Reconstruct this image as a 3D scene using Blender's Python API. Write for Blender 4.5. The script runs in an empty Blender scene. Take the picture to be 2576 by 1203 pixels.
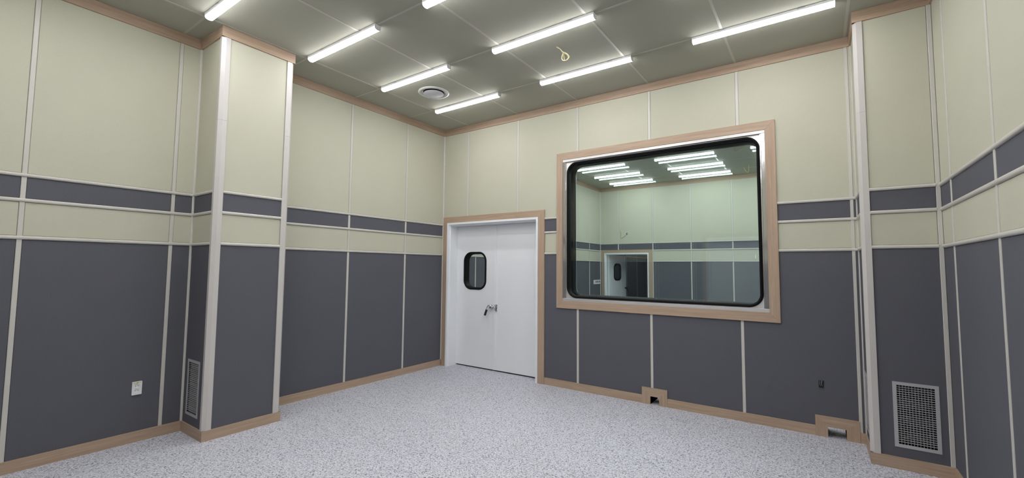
import bpy, bmesh, math
from mathutils import Vector, Matrix

# ------------------------------------------------------------------ camera, world, exposure
sc = bpy.context.scene
C = sc.collection
cam_data = bpy.data.cameras.new('camera')
cam = bpy.data.objects.new('camera', cam_data)
C.objects.link(cam)
sc.camera = cam
PITCH, ROLL, HEAD, FOC = 0.0652329, 0.0087885, 0.6108797, 1097.9
_fw = Vector((-math.sin(HEAD)*math.cos(PITCH), math.cos(HEAD)*math.cos(PITCH), math.sin(PITCH)))
_r = Vector((math.cos(HEAD), math.sin(HEAD), 0)); _u = _r.cross(_fw)
_r2 = _r*math.cos(ROLL) + _u*math.sin(ROLL); _u2 = _u*math.cos(ROLL) - _r*math.sin(ROLL)
_m = Matrix((_r2, _u2, -_fw)).transposed().to_4x4()
_m.translation = Vector((5.23522, -5.42176, 1.64413))
cam.matrix_world = _m
cam_data.sensor_fit = 'HORIZONTAL'
cam_data.sensor_width = 36.0
cam_data.lens = 36.0*FOC/2576.0
cam_data.clip_start = 0.02

w = bpy.data.worlds.new('world'); sc.world = w; w.use_nodes = True
w.node_tree.nodes['Background'].inputs[0].default_value = (0.5, 0.55, 0.6, 1)
w.node_tree.nodes['Background'].inputs[1].default_value = 0.0
sc.view_settings.view_transform = 'Standard'
sc.view_settings.look = 'None'
sc.view_settings.gamma = 1.0
sc.view_settings.use_curve_mapping = False
sc.view_settings.exposure = 0.0
LAMP = 44.0
cy = sc.cycles
cy.transparent_max_bounces = 24
cy.max_bounces = 14; cy.diffuse_bounces = 6; cy.glossy_bounces = 6
cy.sample_clamp_indirect = 0.0
cy.caustics_reflective = True

# ------------------------------------------------------------------ materials
def newmat(n):
    m = bpy.data.materials.new(n); m.use_nodes = True
    nt = m.node_tree
    return m, nt, nt.nodes['Principled BSDF']
def simple(n, col, rough=0.5, metal=0.0, spec=0.5, noise=0.0, nscale=300.0):
    m, nt, b = newmat(n)
    b.inputs['Base Color'].default_value = (*col, 1); b.inputs['Roughness'].default_value = rough
    b.inputs['Metallic'].default_value = metal; b.inputs['Specular IOR Level'].default_value = spec
    tc = nt.nodes.new('ShaderNodeTexCoord'); no = nt.nodes.new('ShaderNodeTexNoise')
    no.inputs['Scale'].default_value = nscale; no.inputs['Detail'].default_value = 2
    nt.links.new(tc.outputs['Object'], no.inputs['Vector'])
    mp = nt.nodes.new('ShaderNodeMapRange')
    mp.inputs[1].default_value = 0.3; mp.inputs[2].default_value = 0.7
    mp.inputs[3].default_value = max(0.0, rough-0.04-noise); mp.inputs[4].default_value = min(1.0, rough+0.04+noise)
    nt.links.new(no.outputs['Fac'], mp.inputs[0]); nt.links.new(mp.outputs[0], b.inputs['Roughness'])
    return m
def MATH(nt, op, a, b=None, c=None):
    n = nt.nodes.new('ShaderNodeMath'); n.operation = op
    for i, v in enumerate((a, b, c)):
        if v is None: continue
        if isinstance(v, (int, float)): n.inputs[i].default_value = v
        else: nt.links.new(v, n.inputs[i])
    return n.outputs[0]
def MIX(nt, fac, a, b):
    n = nt.nodes.new('ShaderNodeMix'); n.data_type = 'RGBA'
    if isinstance(fac, (int, float)): n.inputs['Factor'].default_value = fac
    else: nt.links.new(fac, n.inputs['Factor'])
    for k, v in (('A', a), ('B', b)):
        s = [i for i in n.inputs if i.name == k and i.type == 'RGBA'][0]
        if isinstance(v, tuple): s.default_value = (*v, 1)
        else: nt.links.new(v, s)
    return [o for o in n.outputs if o.type == 'RGBA'][0]

def fabric(n, base, dot, lo=0.0, hi=0.5, flat=False, bump=0.15):
    m, nt, b = newmat(n)
    b.inputs['Roughness'].default_value = 0.85; b.inputs['Specular IOR Level'].default_value = 0.25
    g = nt.nodes.new('ShaderNodeNewGeometry'); sp = nt.nodes.new('ShaderNodeSeparateXYZ')
    nt.links.new(g.outputs['Position'], sp.inputs[0])
    if flat:
        s, z = sp.outputs[0], sp.outputs[1]
    else:
        s, z = MATH(nt, 'ADD', sp.outputs[0], sp.outputs[1]), sp.outputs[2]
    a = MATH(nt, 'SINE', MATH(nt, 'MULTIPLY', s, 2*math.pi/0.0150))
    c = MATH(nt, 'SINE', MATH(nt, 'MULTIPLY', z, 2*math.pi/0.0100))
    d = MATH(nt, 'MULTIPLY', a, c)
    mr = nt.nodes.new('ShaderNodeMapRange'); mr.interpolation_type = 'SMOOTHSTEP'
    mr.inputs[1].default_value = 0.25; mr.inputs[2].default_value = 0.85
    nt.links.new(d, mr.inputs[0])
    no = nt.nodes.new('ShaderNodeTexNoise'); no.inputs['Scale'].default_value = 3.0; no.inputs['Detail'].default_value = 4
    nt.links.new(g.outputs['Position'], no.inputs['Vector'])
    fl = nt.nodes.new('ShaderNodeTexNoise'); fl.inputs['Scale'].default_value = 260.0; fl.inputs['Detail'].default_value = 1
    nt.links.new(g.outputs['Position'], fl.inputs['Vector'])
    col = MIX(nt, mr.outputs[0], base, dot)
    hs = nt.nodes.new('ShaderNodeHueSaturation')
    nt.links.new(col, hs.inputs['Color'])
    v = MATH(nt, 'ADD', MATH(nt, 'MULTIPLY', no.outputs['Fac'], 0.06), MATH(nt, 'MULTIPLY_ADD', fl.outputs['Fac'], 0.16, 0.89))
    nt.links.new(v, hs.inputs['Value'])
    nt.links.new(hs.outputs[0], b.inputs['Base Color'])
    bp = nt.nodes.new('ShaderNodeBump'); bp.inputs['Strength'].default_value = bump; bp.inputs['Distance'].default_value = 0.002
    nt.links.new(d, bp.inputs['Height']); nt.links.new(bp.outputs[0], b.inputs['Normal'])
    return m
GREEN = fabric('sage_fabric', (0.525, 0.515, 0.415), (0.545, 0.535, 0.433), bump=0.04)
DARK = fabric('charcoal_fabric', (0.104, 0.105, 0.124), (0.145, 0.146, 0.168), bump=0.05)
CEILF = fabric('ceiling_fabric', (0.40, 0.395, 0.328), (0.41, 0.405, 0.338), flat=True, bump=0.05)

def wood(n, axis, c1=(0.375, 0.264, 0.188), c2=(0.495, 0.375, 0.283), c3=(0.432, 0.315, 0.230)):
    m, nt, b = newmat(n)
    b.inputs['Roughness'].default_value = 0.5; b.inputs['Specular IOR Level'].default_value = 0.35
    g = nt.nodes.new('ShaderNodeNewGeometry'); mp = nt.nodes.new('ShaderNodeMapping')
    sca = [55.0, 55.0, 55.0]; sca['xyz'.index(axis)] = 1.6
    mp.inputs['Scale'].default_value = sca
    nt.links.new(g.outputs['Position'], mp.inputs[0])
    n1 = nt.nodes.new('ShaderNodeTexNoise'); n1.inputs['Scale'].default_value = 1.0; n1.inputs['Detail'].default_value = 5
    n1.inputs['Roughness'].default_value = 0.6; n1.inputs['Distortion'].default_value = 0.5
    nt.links.new(mp.outputs[0], n1.inputs['Vector'])
    n2 = nt.nodes.new('ShaderNodeTexNoise'); n2.inputs['Scale'].default_value = 4.0; n2.inputs['Detail'].default_value = 2
    nt.links.new(mp.outputs[0], n2.inputs['Vector'])
    f = MATH(nt, 'MULTIPLY_ADD', n2.outputs['Fac'], 0.35, MATH(nt, 'MULTIPLY', n1.outputs['Fac'], 0.65))
    cr = nt.nodes.new('ShaderNodeValToRGB')
    cr.color_ramp.elements[0].position = 0.33; cr.color_ramp.elements[0].color = (*c1, 1)
    cr.color_ramp.elements[1].position = 0.66; cr.color_ramp.elements[1].color = (*c2, 1)
    e = cr.color_ramp.elements.new(0.5); e.color = (*c3, 1)
    nt.links.new(f, cr.inputs[0]); nt.links.new(cr.outputs[0], b.inputs['Base Color'])
    return m
WX, WY, WZ = wood('oak_grain_x', 'x'), wood('oak_grain_y', 'y'), wood('oak_grain_z', 'z')
STRIP = simple('cream_plastic', (0.58, 0.555, 0.515), 0.4, noise=0.05)
SEAM = simple('ceiling_seam_plastic', (0.475, 0.465, 0.41), 0.4)
POST = simple('corner_post_plastic', (0.575, 0.545, 0.525), 0.35)
WHITE = simple('white_painted_steel', (0.83, 0.85, 0.88), 0.32, noise=0.03)
LAMPW = simple('lamp_white_enamel', (0.75, 0.75, 0.77), 0.35)
PLAST = simple('white_plastic', (0.78, 0.78, 0.79), 0.35)
DKSLOT = simple('dark_recess', (0.012, 0.012, 0.014), 0.8)
RUBBER = simple('black_rubber', (0.006, 0.006, 0.007), 0.5, spec=0.12)
LINER = simple('dark_cavity_lining', (0.010, 0.011, 0.012), 0.4, spec=0.2)
STEEL = simple('brushed_stainless', (0.60, 0.585, 0.58), 0.42, metal=0.55)
STEELM = simple('polished_stainless', (0.60, 0.59, 0.58), 0.12, metal=0.8)
PLATE = simple('satin_steel_plate', (0.70, 0.69, 0.68), 0.42, metal=0.7)
CHROME = simple('chrome', (0.75, 0.75, 0.76), 0.08, metal=1.0)
ALU = simple('grey_aluminium', (0.50, 0.50, 0.52), 0.40, metal=0.25)
GRIP = simple('black_grip', (0.012, 0.012, 0.013), 0.4)
CABLE = simple('yellow_cable_sheath', (0.44, 0.37, 0.17), 0.45)
CABLEW = simple('cream_cable_sheath', (0.50, 0.45, 0.30), 0.45)
BOXRIM = simple('dull_box_rim', (0.085, 0.085, 0.095), 0.7)
CABLEG = simple('grey_conduit', (0.20, 0.24, 0.25), 0.5)
COREM = simple('wall_core', (0.16, 0.155, 0.15), 0.9)
FARCORE = simple('wall_core_pale', (0.38, 0.38, 0.29), 0.9)
DIFF = simple('diffuser_enamel', (0.60, 0.60, 0.635), 0.7, spec=0.15)
DIFFRIM = simple('diffuser_rim_enamel', (0.66, 0.66, 0.64), 0.25)
TAPE = simple('yellow_tape', (0.70, 0.62, 0.22), 0.5)

def floor_mat():
    m, nt, b = newmat('flecked_vinyl')
    b.inputs['Roughness'].default_value = 0.55; b.inputs['Specular IOR Level'].default_value = 0.3
    g = nt.nodes.new('ShaderNodeNewGeometry')
    def worms(scale, band, off, mscale, mlo, mhi):
        mp = nt.nodes.new('ShaderNodeMapping'); mp.inputs['Location'].default_value = (off, off*1.7, 0)
        nt.links.new(g.outputs['Position'], mp.inputs[0])
        n = nt.nodes.new('ShaderNodeTexNoise'); n.noise_dimensions = '2D'
        n.inputs['Scale'].default_value = scale; n.inputs['Detail'].default_value = 1.0
        n.inputs['Distortion'].default_value = 0.0
        nt.links.new(mp.outputs[0], n.inputs['Vector'])
        d = MATH(nt, 'ABSOLUTE', MATH(nt, 'SUBTRACT', n.outputs['Fac'], 0.5))
        r = nt.nodes.new('ShaderNodeMapRange'); r.inputs[1].default_value = band; r.inputs[2].default_value = band*2.0
        r.inputs[3].default_value = 1; r.inputs[4].default_value = 0
        nt.links.new(d, r.inputs[0])
        k = nt.nodes.new('ShaderNodeTexNoise'); k.noise_dimensions = '2D'; k.inputs['Scale'].default_value = mscale
        k.inputs['Detail'].default_value = 1.0
        nt.links.new(mp.outputs[0], k.inputs['Vector'])
        q = nt.nodes.new('ShaderNodeMapRange'); q.inputs[1].default_value = mlo; q.inputs[2].default_value = mhi
        nt.links.new(k.outputs['Fac'], q.inputs[0])
        return MATH(nt, 'MULTIPLY', r.outputs[0], q.outputs[0])
    f1 = worms(34, 0.021, 3.1, 52, 0.49, 0.52)
    f2 = worms(40, 0.024, 17.3, 58, 0.47, 0.50)
    f4 = worms(37, 0.022, 71.3, 55, 0.48, 0.51)
    f3 = worms(46, 0.10, 41.9, 70, 0.42, 0.52)
    c = MIX(nt, f3, (0.57, 0.57, 0.640), (0.725, 0.725, 0.79))
    c = MIX(nt, MATH(nt, 'MULTIPLY', f2, 0.85), c, (0.27, 0.275, 0.335))
    c = MIX(nt, MATH(nt, 'MULTIPLY', f4, 0.85), c, (0.22, 0.225, 0.28))
    c = MIX(nt, MATH(nt, 'MULTIPLY', f1, 0.9), c, (0.125, 0.13, 0.165))
    nt.links.new(c, b.inputs['Base Color'])
    return m
FLOOR = floor_mat()

def emit_mat():
    m = bpy.data.materials.new('lit_diffuser'); m.use_nodes = True
    nt = m.node_tree; nt.nodes.clear()
    e = nt.nodes.new('ShaderNodeEmission'); o = nt.nodes.new('ShaderNodeOutputMaterial')
    e.inputs[0].default_value = (0.985, 0.99, 1.0, 1); e.inputs[1].default_value = LAMP
    g = nt.nodes.new('ShaderNodeNewGeometry'); sp = nt.nodes.new('ShaderNodeSeparateXYZ')   # the cover is brightest below, dimmer on its flanks
    nt.links.new(g.outputs['True Normal'], sp.inputs[0])
    k = MATH(nt, 'MAXIMUM', MATH(nt, 'MULTIPLY', sp.outputs[2], -1.0), 0.0)
    nt.links.new(MATH(nt, 'MULTIPLY', MATH(nt, 'MULTIPLY_ADD', k, 0.78, 0.22), LAMP), e.inputs[1])
    nt.links.new(e.outputs[0], o.inputs[0])
    return m
EMIT = emit_mat()

def glass_mat(n, tint):
    m = bpy.data.materials.new(n); m.use_nodes = True
    nt = m.node_tree; nt.nodes.clear()
    t = nt.nodes.new('ShaderNodeBsdfTransparent'); t.inputs[0].default_value = (*tint, 1)
    gl = nt.nodes.new('ShaderNodeBsdfGlossy'); gl.inputs['Roughness'].default_value = 0.0
    gl.inputs['Color'].default_value = (0.95, 1.0, 0.98, 1)
    fr = nt.nodes.new('ShaderNodeFresnel'); fr.inputs[0].default_value = 1.5
    ge = nt.nodes.new('ShaderNodeNewGeometry')
    f = MATH(nt, 'MULTIPLY', MATH(nt, 'MULTIPLY', fr.outputs[0], 1.5), MATH(nt, 'SUBTRACT', 1.0, ge.outputs['Backfacing']))
    f = MATH(nt, 'MINIMUM', f, 1.0)
    mx = nt.nodes.new('ShaderNodeMixShader'); o = nt.nodes.new('ShaderNodeOutputMaterial')
    nt.links.new(f, mx.inputs[0]); nt.links.new(t.outputs[0], mx.inputs[1]); nt.links.new(gl.outputs[0], mx.inputs[2])
    nt.links.new(mx.outputs[0], o.inputs[0])
    return m
GLASS = glass_mat('green_tinted_glass', (0.922, 0.968, 0.962))
GLASSD = glass_mat('green_door_glass', (0.860, 0.925, 0.905))

# ------------------------------------------------------------------ mesh helpers
def box(bm, x0, x1, y0, y1, z0, z1, ch=0.0):
    vs = [bm.verts.new((x, y, z)) for x in (x0, x1) for y in (y0, y1) for z in (z0, z1)]
    fs = [bm.faces.new([vs[i] for i in q]) for q in ((0,1,3,2),(4,6,7,5),(0,4,5,1),(2,3,7,6),(0,2,6,4),(1,5,7,3))]
    if ch > 0:
        es = list({e for f in fs for e in f.edges})
        bmesh.ops.bevel(bm, geom=es, offset=ch, segments=2, affect='EDGES', profile=0.5)
def prism(bm, pts, axis, a, b):
    """pts = 2D polygon in the plane of the other two axes (cyclic order x,y,z without axis)"""
    def P(p, t):
        if axis == 'x': return (t, p[0], p[1])
        if axis == 'y': return (p[0], t, p[1])
        return (p[0], p[1], t)
    A = [bm.verts.new(P(p, a)) for p in pts]; B = [bm.verts.new(P(p, b)) for p in pts]
    n = len(pts)
    bm.faces.new(A); bm.faces.new(B[::-1])
    for i in range(n): bm.faces.new((A[i], A[(i+1) % n], B[(i+1) % n], B[i]))
def tube(bm, pts, r, seg=8, cap=True):
    pts = [Vector(p) for p in pts]
    rings = []; up = None
    for i, p in enumerate(pts):
        t = (pts[min(i+1, len(pts)-1)] - pts[max(i-1, 0)]).normalized()
        if up is None:
            up = t.orthogonal().normalized()
        up = (up - t*up.dot(t)).normalized(); s = t.cross(up)
        rings.append([bm.verts.new(p + (up*math.cos(2*math.pi*k/seg) + s*math.sin(2*math.pi*k/seg))*r) for k in range(seg)])
    for a, b in zip(rings, rings[1:]):
        for k in range(seg): bm.faces.new((a[k], a[(k+1) % seg], b[(k+1) % seg], b[k]))
    if cap:
        bm.faces.new(rings[0]); bm.faces.new(rings[-1][::-1])
def smooth_path(pts, n=6):
    pts = [Vector(p) for p in pts]; out = []
    for i in range(len(pts)-1):
        p0, p1, p2, p3 = pts[max(i-1, 0)], pts[i], pts[i+1], pts[min(i+2, len(pts)-1)]
        for k in range(n):
            t = k/n
            out.append(0.5*((2*p1) + (p2-p0)*t + (2*p0-5*p1+4*p2-p3)*t*t + (3*p1-p0-3*p2+p3)*t**3))
    out.append(pts[-1]); return out
def lathe(bm, prof, seg=48):
    """prof = [(r, z)], around z through origin"""
    rings = []
    for r, z in prof:
        if r < 1e-5: rings.append([bm.verts.new((0, 0, z))]*seg)
        else: rings.append([bm.verts.new((r*math.cos(2*math.pi*k/seg), r*math.sin(2*math.pi*k/seg), z)) for k in range(seg)])
    for a, b in zip(rings, rings[1:]):
        for k in range(seg):
            q = [a[k], a[(k+1) % seg], b[(k+1) % seg], b[k]]
            u = []
            for v in q:
                if v not in u: u.append(v)
            if len(u) > 2: bm.faces.new(u)
def rrect(x0, x1, z0, z1, r, n=8):
    out = []
    for cx, cz, a in ((x1-r, z1-r, 0), (x0+r, z1-r, 90), (x0+r, z0+r, 180), (x1-r, z0+r, 270)):
        for k in range(n+1):
            t = math.radians(a + 90*k/n); out.append((cx+r*math.cos(t), cz+r*math.sin(t)))
    return out
def plate_hole(bm, outer, inner, y0, y1):
    """plate in XZ from y0 to y1 with outer polygon and inner hole polygon"""
    loops = []
    for y in (y0, y1):
        O = [bm.verts.new((p[0], y, p[1])) for p in outer]; I = [bm.verts.new((p[0], y, p[1])) for p in inner]
        es = [bm.edges.new((L[i], L[(i+1) % len(L)])) for L in (O, I) for i in range(len(L))]
        bmesh.ops.triangle_fill(bm, use_beauty=True, use_dissolve=False, edges=es)
        loops.append((O, I))
    for k in (0, 1):
        A, B = loops[0][k], loops[1][k]
        for i in range(len(A)): bm.faces.new((A[i], A[(i+1) % len(A)], B[(i+1) % len(B)], B[i]))
def ring_profile(bm, path, prof):
    """closed path of (x,z) with outward normals, profile [(offset, y)] closed -> gasket-like ring"""
    n = len(path); P = [Vector((p[0], p[1])) for p in path]
    rows = []
    for i in range(n):
        t = (P[(i+1) % n]-P[i-1]).normalized(); nr = Vector((t.y, -t.x))
        rows.append([bm.verts.new((P[i].x+nr.x*o, y, P[i].y+nr.y*o)) for o, y in prof])
    m = len(prof)
    for i in range(n):
        a, b = rows[i], rows[(i+1) % n]
        for k in range(m): bm.faces.new((a[k], a[(k+1) % m], b[(k+1) % m], b[k]))

def obj(name, bm, mat, parent=None, smooth=False, origin=None):
    bmesh.ops.recalc_face_normals(bm, faces=bm.faces[:])
    me = bpy.data.meshes.new(name)
    if origin is not None:
        bmesh.ops.translate(bm, verts=bm.verts[:], vec=-Vector(origin))
    bm.to_mesh(me); bm.free()
    me.materials.append(mat)
    if smooth:
        for p in me.polygons: p.use_smooth = True
        try: me.set_sharp_from_angle(angle=math.radians(40))
        except Exception: pass
    o = bpy.data.objects.new(name, me); C.objects.link(o)
    if origin is not None: o.location = origin
    if parent is not None:
        o.parent = parent
    return o
def bx(name, mat, parent, *a, **k):
    bm = bmesh.new(); box(bm, *a, **k); return obj(name, bm, mat, parent)
def structure(name, label=None, loc=(0, 0, 0)):
    o = bpy.data.objects.new(name, None); C.objects.link(o); o.location = loc
    o['kind'] = 'structure'
    if label: o['label'] = label
    return o
def tag(o, label, cat, group=None):
    o['label'] = label; o['category'] = cat
    if group: o['group'] = group
    return o
def thing(name, label, cat, loc=(0, 0, 0), group=None):
    o = bpy.data.objects.new(name, None); C.objects.link(o); o.location = loc
    o.empty_display_size = 0.05
    return tag(o, label, cat, group)
def rects_minus(r, holes):
    out = [r]
    for hx0, hx1, hz0, hz1 in holes:
        nxt = []
        for a0, a1, b0, b1 in out:
            if hx1 <= a0+1e-6 or hx0 >= a1-1e-6 or hz1 <= b0+1e-6 or hz0 >= b1-1e-6:
                nxt.append((a0, a1, b0, b1)); continue
            if hx0 > a0: nxt.append((a0, hx0, b0, b1))
            if hx1 < a1: nxt.append((hx1, a1, b0, b1))
            m0, m1 = max(a0, hx0), min(a1, hx1)
            if hz0 > b0: nxt.append((m0, m1, b0, hz0))
            if hz1 < b1: nxt.append((m0, m1, hz1, b1))
        out = nxt
    return [q for q in out if q[1]-q[0] > 0.004 and q[3]-q[2] > 0.004]

# ------------------------------------------------------------------ room dimensions (metres)
H = 4.0
BB = 0.097
R3B, R3T, R2B, R2T, R1B, R1T, CB = 1.8349, 1.8643, 2.1381, 2.1677, 2.3421, 2.3700, 3.8955
RW = 6.0775           # room width
PX, PY = 5.5644, -0.4973   # corner pilaster
KX, KY0, KY1 = 0.5054, -3.6553, -2.9449   # column on the left wall
REAR = -6.75
WT = 0.30             # partition between the two rooms
FARY = 6.60

class Face:
    """a wall face: s runs along the wall, d out into the room"""
    def __init__(self, axis, plane, sign): self.axis, self.plane, self.sign = axis, plane, sign
    def P(self, s, d, z):
        return (self.plane+self.sign*d, s, z) if self.axis == 'x' else (s, self.plane+self.sign*d, z)
    def box(self, bm, s0, s1, z0, z1, d0, d1, ch=0.0):
        A = [bm.verts.new(self.P(s, d0, z)) for s, z in ((s0, z0), (s1, z0), (s1, z1), (s0, z1))]
        if ch:
            M = [bm.verts.new(self.P(s, d1-ch, z)) for s, z in ((s0, z0), (s1, z0), (s1, z1), (s0, z1))]
            B = [bm.verts.new(self.P(s, d1, z)) for s, z in ((s0+ch, z0+ch), (s1-ch, z0+ch), (s1-ch, z1-ch), (s0+ch, z1-ch))]
            rows = [A, M, B]
        else:
            B = [bm.verts.new(self.P(s, d1, z)) for s, z in ((s0, z0), (s1, z0), (s1, z1), (s0, z1))]
            rows = [A, B]
        bm.faces.new(rows[0]); bm.faces.new(rows[-1])
        for a, b in zip(rows, rows[1:]):
            for i in range(4): bm.faces.new((a[i], a[(i+1) % 4], b[(i+1) % 4], b[i]))
    def extrude_s(self, bm, prof, s0, s1):
        """prof = [(d, z)]"""
        A = [bm.verts.new(self.P(s0, d, z)) for d, z in prof]; B = [bm.verts.new(self.P(s1, d, z)) for d, z in prof]
        bm.faces.new(A); bm.faces.new(B)
        n = len(prof)
        for i in range(n): bm.faces.new((A[i], A[(i+1) % n], B[(i+1) % n], B[i]))
    def extrude_z(self, bm, prof, z0, z1):
        """prof = [(s, d)]"""
        A = [bm.verts.new(self.P(s, d, z0)) for s, d in prof]; B = [bm.verts.new(self.P(s, d, z1)) for s, d in prof]
        bm.faces.new(A); bm.faces.new(B)
        n = len(prof)
        for i in range(n): bm.faces.new((A[i], A[(i+1) % n], B[(i+1) % n], B[i]))

def rail_prof(z0, z1):
    h = z1-z0
    pts = [(-0.012, z0), (0.000, z0)]
    for k in range(7):
        a = math.pi*k/6
        pts.append((0.001+0.0075*math.sin(a), z0+h*0.5-(h*0.5)*math.cos(a)*0.96))
    pts += [(0.000, z1), (-0.012, z1)]
    return pts

def clad(parent, F, s0, s1, strips, holes=(), width=0.031, top=CB+0.01, dark_only=False, left_inset=0.0, right_inset=0.0, zmin=BB-0.01):
    """panels, joint strips and rails on one wall face"""
    cols = []; edges = [s0+left_inset]
    for c in strips: edges += [c-width/2, c+width/2]
    edges.append(s1-right_inset)
    zones = [(zmin, R3B, DARK), (R3T, R2B, GREEN), (R2T, R1B, DARK), (R1T, top, GREEN)]
    g = 0.0015
    for i in range(0, len(edges), 2):
        a, b = edges[i], edges[i+1]
        if b-a < 0.006: continue
        for z0, z1, m in zones:
            rs = rects_minus((a+g, b-g, z0+g, z1-g), holes)
            if not rs: continue
            bm = bmesh.new()
            whole = len(rs) == 1
            for r in rs: F.box(bm, *r, -0.03, -0.006, ch=0.003 if whole else 0.0)
            obj('charcoal_fabric_panel' if m is DARK else 'sage_fabric_panel', bm, m, parent)
    for c in strips:
        rs = rects_minus((c-width/2, c+width/2, zmin, top), holes)
        if not rs: continue
        bm = bmesh.new()
        for r in rs: F.box(bm, *r, -0.028, -0.0022, ch=0.0025)
        obj('joint_strip', bm, STRIP, parent)
    for z0, z1 in ((R3B, R3T), (R2B, R2T), (R1B, R1T)):
        rs = rects_minus((s0+left_inset, s1-right_inset, z0, z1), holes)
        if not rs: continue
        bm = bmesh.new()
        for r in rs: F.extrude_s(bm, rail_prof(z0, z1), r[0], r[1])
        obj('wall_rail', bm, STRIP, parent, smooth=True)

def core(name, label, F, s0, s1, z0, z1, d0, d1, holes=(), mat=COREM):
    bm = bmesh.new()
    for r in rects_minus((s0, s1, z0, z1), holes): F.box(bm, *r, d0, d1)
    o = obj(name, bm, mat); o['kind'] = 'structure'; o['label'] = label
    return o
def bead(parent, pts, z0, z1):
    bm = bmesh.new(); prism(bm, pts, 'z', z0, z1); obj('corner_bead', bm, STRIP, parent)

# openings in the partition, [x0, x1, z0, z1]
D_OPEN = (0.108, 1.909, -0.01, 2.384); D_CAS = (0.019, 2.015, -0.01, 2.484)
W_OPEN = (2.310, 4.800, 1.188, 3.173); W_CAS = (2.2155, 4.899, 1.086, 3.2695)
N1 = (3.516, 3.624, -0.01, 0.0965); N1C = (3.4150, 3.7185, -0.01, 0.1965)
N2 = (5.269, 5.416, -0.01, 0.1020); N2C = (5.168, 5.519, -0.01, 0.2010)
BOX = (5.2065, 5.2500, 0.468, 0.543)

# ------------------------------------------------------------------ floor and ceiling
bm = bmesh.new(); box(bm, -0.9, RW+0.3, REAR-0.3, 14.4, -0.12, 0.0)
o = obj('floor', bm, FLOOR); o['kind'] = 'structure'; o['label'] = 'pale grey vinyl floor with dark flecks'
bm = bmesh.new(); box(bm, -0.3, RW+0.3, REAR-0.3, FARY+0.18, H, H+0.12)
ceiling = obj('ceiling', bm, CEILF); ceiling['kind'] = 'structure'; ceiling['label'] = 'sage fabric ceiling divided by thin seams'
SX = [0.535, 1.530, 2.535, 3.537, 4.530, 5.525]
SYN = [-0.830, -1.808, -2.817, -3.82, -4.82, -5.82]
SYF = [0.88, 1.87, 2.87, 3.87, 4.87, 5.86]
for x in SX:
    bx('seam_strip', SEAM, ceiling, x-0.012, x+0.012, REAR, -0.001, H-0.0025, H+0.01)
    bx('seam_strip', SEAM, ceiling, x-0.012, x+0.012, WT+0.001, FARY, H-0.0025, H+0.01)
for y in SYN+SYF:
    xe = RW
    bx('seam_strip', SEAM, ceiling, 0.001, xe, y-0.010, y+0.010, H-0.002, H+0.01)

# ------------------------------------------------------------------ near room walls
FL = Face('x', 0.0, 1)
wl = core('wall_left', 'left wall of sage and charcoal fabric panels', FL, REAR-0.3, 0.0, 0.0, H, -0.30, -0.012)
clad(wl, FL, REAR, KY0, [-5.83, -4.826, -3.8255])
clad(wl, FL, KY1, 0.0, [-1.8285, -0.8270])
bead(wl, [(-0.02, KY0+0.02), (0.011, KY0+0.02), (0.011, KY0-0.003), (0.003, KY0-0.011), (-0.02, KY0-0.011)], BB, CB)
bead(wl, [(-0.02, 0.02), (0.013, 0.02), (0.013, -0.004), (0.004, -0.013), (-0.02, -0.013)], BB, CB)

FB = Face('y', 0.0, -1)
wb = core('wall_back', 'back wall with the double door and the studio window', FB, -0.3, RW+0.3, 0.0, H, -WT, -0.012, holes=[D_OPEN, W_OPEN, N1, N2])
clad(wb, FB, 0.0, PX, [0.5405, 1.5350, 2.5385, 3.5390, 4.5370], holes=[D_CAS, W_CAS, N1C, N2C, BOX], right_inset=0.0)
bm = bmesh.new(); FB.box(bm, 5.515, 5.5425, BB, CB+0.01, -0.02, 0.0015, ch=0.003); obj('joint_strip', bm, STRIP, wb)

FR = Face('x', RW, -1)
wr = core('wall_right', 'right wall of sage and charcoal fabric panels', FR, REAR-0.3, 0.0, 0.0, H, -0.30, -0.012)
clad(wr, FR, REAR, PY, [-5.83, -4.827, -3.826, -2.826, -1.827, -0.826], width=0.032)

FRE = Face('y', REAR, 1)
D2_OPEN = (2.85, 4.65, -0.01, 2.469); D2_CAS = (2.755, 4.745, -0.01, 2.565)
wre = core('wall_rear', 'wall behind the camera', FRE, -0.3, RW+0.3, 0.0, H, -0.30, -0.012, holes=[D2_OPEN])
clad(wre, FRE, 0.0, RW, [0.54, 1.54, 2.54, 4.86, 5.53], holes=[D2_CAS])

# column standing out of the left wall
wc = structure('wall_column', 'square column jutting from the left wall')
FKS = Face('y', KY0, -1); FKF = Face('x', KX, 1); FKB = Face('y', KY1, 1)
GL = (0.084, 0.369, 0.183, 0.714)
def inner(a, t=0.02): return (a[0]+t, a[1]-t, a[2]+t, a[3]-t)
bm = bmesh.new()
for q in rects_minus((-0.012, KX-0.012, 0.0, H), [inner(GL)]): FKS.box(bm, *q, -0.15, -0.012)
FKF.box(bm, KY0+0.15, KY1-0.012, 0.0, H, -0.2, -0.012); FKB.box(bm, -0.012, KX-0.2, 0.0, H, -0.1, -0.012)
obj('column_core', bm, COREM, wc)
clad(wc, FKS, 0.0, KX, [], holes=[(GL[0]+0.02, GL[1]-0.02, GL[2]+0.02, GL[3]-0.02)], right_inset=0.046)
clad(wc, FKF, KY0, KY1, [], left_inset=0.070, right_inset=0.071)
clad(wc, FKB, 0.0, KX, [], right_inset=0.046)
JZ = 3.06   # the corner posts are made of two lengths butted at this height
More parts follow.
